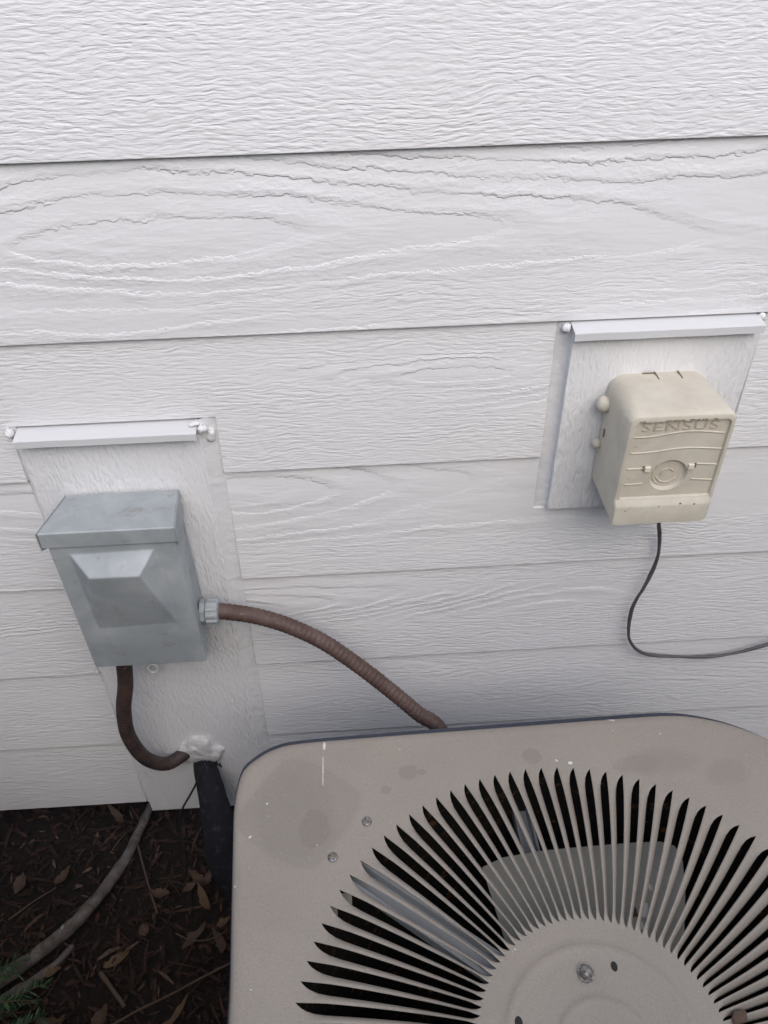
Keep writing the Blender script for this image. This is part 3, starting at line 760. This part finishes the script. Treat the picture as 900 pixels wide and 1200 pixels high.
def leaf(px, py, l, wd, yaw_, label, m, curl=.25, z=.024, fold=.35):
    c_ = hpt(px, py, z); nu_, nv_ = 10, 4; V_, F_ = [], []
    d_ = Vector((math.cos(yaw_), math.sin(yaw_), .12)); s_ = Vector((-math.sin(yaw_), math.cos(yaw_), 0)); up_ = Vector((0, 0, 1))
    for i in range(nu_+1):
        t = i/nu_; h_ = math.sin(math.pi*t**.8)**.8*wd*.5 + .0006
        for j in range(nv_+1):
            s2 = 2*j/nv_-1
            wob = noise.noise(Vector((t*7+px, s2*2.5, py)))
            V_.append(c_+d_*((t-.5)*l)+s_*(s2*h_*(1+.7*wob))+up_*(fold*abs(s2)*h_+curl*l*(t-.5)**2*2+.006*wob)+s_*(.10*l*math.sin(t*2.6+px)))
    for i in range(nu_):
        for j in range(nv_): a = i*(nv_+1)+j; F_.append((a, a+1, a+nv_+2, a+nv_+1))
    o = mesh('dry_leaf', V_, F_, m, None, smooth=True, loc=c_)
    tag(o, label, 'leaf', 'dry leaves lying on the mulch'); return o
leaf(188, 1046, .034, .014, 2.9, 'tan pointed dry leaf alone midway between the branch and the black pipe', M_leaf_tan, .5)
leaf(230, 1032, .038, .014, 2.3, 'curled tan leaf at the upper left of the leaf cluster beside the black pipe', M_leaf_tan, .9)
leaf(246, 1030, .040, .013, 1.2, 'upright curled leaf at the right of the cluster, touching the black pipe', M_leaf_brn, .8)
leaf(240, 1052, .050, .014, 2.25, 'long yellow brown leaf at the bottom of the cluster beside the black pipe', M_leaf_yel, .35)
leaf(222, 1040, .028, .012, .9, 'small brown leaf at the left end of the cluster beside the black pipe', M_leaf_brn, .4)
leaf(138, 1128, .045, .014, .35, 'yellow tan leaf lying alone just right of the foot of the branch', M_leaf_yel, .5)
leaf(74, 1027, .034, .016, .7, 'pale brown folded leaf lying just left of the grey branch', M_leaf_tan, .5)
leaf(22, 1035, .036, .020, 1.5, 'dull grey brown square leaf near the left edge of the bed', M_leaf_brn, .1)
leaf(136, 958, .05, .014, 2.2, 'curled tan leaf directly below the wall bottom left of the branch top', M_leaf_tan, .6)
leaf(62, 1140, .028, .011, .2, 'orange brown leaf resting beside the lower branch fork', M_leaf_yel, .3)
leaf(228, 1098, .052, .014, 1.0, 'long brown leaf standing near the air conditioner corner', M_leaf_brn, .3)
leaf(170, 1090, .022, .014, 2.0, 'small round yellowish leaf in the middle of the mulch', M_leaf_brn, .3)
leaf(255, 1105, .045, .013, 2.0, 'narrow brown leaf against the left side of the air conditioner', M_leaf_brn, .4)
leaf(120, 1192, .035, .018, 1.3, 'orange tan leaf at the bottom edge left of the long twig', M_leaf_tan, .3)
leaf(60, 1198, .05, .02, .1, 'broad tan leaf at the bottom edge beside the green shrub', M_leaf_tan, .3)
leaf(205, 1185, .06, .010, .8, 'long narrow orange brown leaf below the long twig', M_leaf_yel, .2)
leaf(262, 1080, .025, .012, .3, 'small orange leaf tucked against the air conditioner edge', M_leaf_yel, .3)
def stick(name, pts, r0_, r1_, m, label, cat, lump=.30, seg=12, fork=None):
    t_ = thing(name, label, cat, pts[0]) if fork else None
    def one(ps, a, b_, nm, par):
        P_ = resample(catmull(ps, 12), max(.004, a*.5)); n_ = len(P_)
        f_ = lambda i, s_, an: (a+(b_-a)*i/n_)*(1+lump*noise.noise(Vector((s_*45, math.cos(an)*1.2, math.sin(an)*1.2)))+lump*.6*noise.noise(Vector((s_*14, 3, an*.3))))
        return mesh(nm, *tube(P_, f_, seg), m, par, smooth=True, loc=None if par else pts[0])
    if fork:
        one(pts, r0_, r1_, 'limb', t_); one(fork[0], fork[1], fork[2], 'fork', t_); return t_
    return tag(one(pts, r0_, r1_, name, None), label, cat)
H = lambda x, y, z: hpt(x, y, z)
stick('fallen_branch', [H(184, 930, .020), H(176, 945, .022), H(150, 1000, .028), H(120, 1044, .034), H(85, 1084, .036), H(40, 1120, .036), H(-5, 1150, .034), H(-70, 1180, .03)], .0068, .0150, M_bark,
      'grey barked bare branch running from under the wall to the bottom left', 'branch', fork=([H(86, 1108, .014), H(60, 1134, .018), H(25, 1158, .02), H(-10, 1178, .02), H(-60, 1200, .02)], .0055, .011))
stick('long_twig', [H(128, 1204, .030), H(158, 1186, .032), H(195, 1168, .032), H(232, 1148, .034), H(275, 1126, .03)], .0022, .0016, M_twig, 'long thin straight twig crossing the mulch at the bottom towards the air conditioner', 'twig', seg=6)
stick('bent_twig', [H(206, 1094, .030), H(225, 1102, .032), H(248, 1100, .032), H(266, 1090, .03)], .0014, .0009, M_twig, 'short curved twig beside the air conditioner below the leaf cluster', 'twig', seg=6)
stick('thin_twig', [H(10, 1078, .026), H(40, 1056, .028), H(66, 1040, .026)], .0016, .001, M_twig, 'thin dark twig lying left of the grey branch near a pale leaf', 'twig', seg=6)
stick('root_stem', [H(160, 985, .022), H(172, 1030, .026), H(184, 1070, .024)], .0022, .0016, M_twig, 'thin brown stem lying right of the grey branch pointing away from the wall', 'twig', seg=6)
stick('bark_stick', [H(118, 1140, .024), H(132, 1160, .028), H(146, 1180, .024)], .0045, .0035, M_twig, 'short thick brown stick lying below the yellow tan leaf', 'stick', seg=7)

# evergreen shrub at the lower left
shrub = thing('evergreen_shrub', 'low green needled evergreen sprigs at the bottom left corner, plus unseen bush added for shade', 'shrub', H(-60, 1215, .0))
nee, stm = [], []
def sprig(a, b_, n_=46, nl=.017):
    P_ = [a.lerp(b_, t/10)+Vector((0, 0, .012*math.sin(t/10*math.pi))) for t in range(11)]
    stm.append(tube(P_, lambda i, s_, an: .0016-.0001*i, 5))
    d_ = (b_-a).normalized()
    for i in range(n_):
        t = (i+random.random())/n_; p_ = a.lerp(b_, t)+Vector((0, 0, .012*math.sin(t*math.pi)))
        r_ = Vector((random.gauss(0, 1), random.gauss(0, 1), random.gauss(.2, .6))); r_ = (r_-d_*r_.dot(d_)).normalized()
        dd = (d_*.75+r_).normalized(); l = nl*random.uniform(.7, 1.25); s_ = dd.cross(Vector((random.gauss(0, .3), random.gauss(0, .3), 1))).normalized()*.0011
        nee.append(([p_-s_*.6, p_+s_*.6, p_+dd*l*.6+s_, p_+dd*l, p_+dd*l*.6-s_], [(0, 1, 2, 3, 4)]))
for a, b_ in (((-60, 1170), (34, 1122)), ((-50, 1185), (48, 1172)), ((-40, 1200), (20, 1185)), ((-60, 1150), (6, 1140)), ((-30, 1230), (38, 1204)), ((-70, 1130), (-10, 1110)), ((0, 1185), (56, 1152)), ((-90, 1220), (-20, 1160)), ((-10, 1225), (52, 1192)), ((-40, 1160), (22, 1140))):
    z_ = random.uniform(.05, .09); A_ = H(*a, z_); B_ = H(*b_, z_+random.uniform(-.02, .02)); sprig(A_, B_)
for a in ((-60, 1170), (-40, 1200), (-90, 1220), (-30, 1230)):
    A_ = H(*a, .07); stm.append(tube([Vector((A_.x-.02, A_.y, -.01)), A_], .0025, 6))
o = mesh('stem', *join(*stm), M_twig, shrub); 
o = mesh('needles', *join(*nee), M_needle, shrub); o['kind'] = 'stuff'

# unseen bulk of the sprigs' bush, added to shade the ground and lower wall
def foliage(cs, n_, leaf_l, leaf_w, seed):
    rnd = random.Random(seed); V_, F_ = [], []
    for i in range(n_):
        cx, cy, cz, rx_, ry_, rz_ = rnd.choice(cs)
        d_ = Vector((rnd.gauss(0, 1), rnd.gauss(0, 1), rnd.gauss(0, 1))).normalized(); k_ = rnd.random()**.35
        p_ = Vector((cx+d_.x*rx_*k_, cy+d_.y*ry_*k_, max(.02, cz+d_.z*rz_*k_)))
        a = Vector((rnd.gauss(0, 1), rnd.gauss(0, 1), rnd.gauss(.2, .7))).normalized(); b_ = a.orthogonal().normalized()
        l = leaf_l*rnd.uniform(.6, 1.3); w_ = leaf_w*rnd.uniform(.7, 1.2); k0 = len(V_)
        V_ += [p_-a*l*.5, p_+b_*w_*.5, p_+a*l*.5, p_-b_*w_*.5]; F_.append((k0, k0+1, k0+2, k0+3))
    return V_, F_
rnd = random.Random(4)
cs = []
for i in range(60):
    x = rnd.uniform(-1.05, -.34); z_ = rnd.uniform(.18, .82); y = rnd.uniform(-1.05, -.66-.1*max(0, z_-.6)); cs.append((x, y, z_, .15, .11, .15))
for i in range(44):
    z_ = rnd.uniform(.15, .8); cs.append((rnd.uniform(-1.35, -.74-.38*(.8-z_)), rnd.uniform(-.8, -.2), z_, .14, .14, .15))
mesh('needles', *foliage(cs, 90000, .034, .010, 5), M_needle, shrub)['kind'] = 'stuff'
for i in range(9):
    x, y = rnd.uniform(-.95, -.45), rnd.uniform(-1.05, -.78)
    mesh('stem', *tube([Vector((-.7+(x+.7)*.4, -.92+(y+.92)*.4, -.02)), Vector((x, y, .25)), Vector((x+.03, y, .55))], lambda i_, s_, an: .009-.003*i_, 7), M_twig, shrub, smooth=True)

rnd = random.Random(9)  # unseen foliage row, added to darken the foot of the wall
cs = [(-3.2+.4*i+rnd.uniform(-.1, .1), -1.95+rnd.uniform(-.08, .08), z_+rnd.uniform(-.08, .08), .34, .26, .34) for i in range(17) for z_ in (.3, .75, 1.2, 1.6, 1.8)]
tag(mesh('shade_hedge', *foliage(cs, 42000, .075, .045, 11), M_needle), 'unseen dark green foliage added to shade the foot of the white wall', 'shade_hedge', kind='stuff')
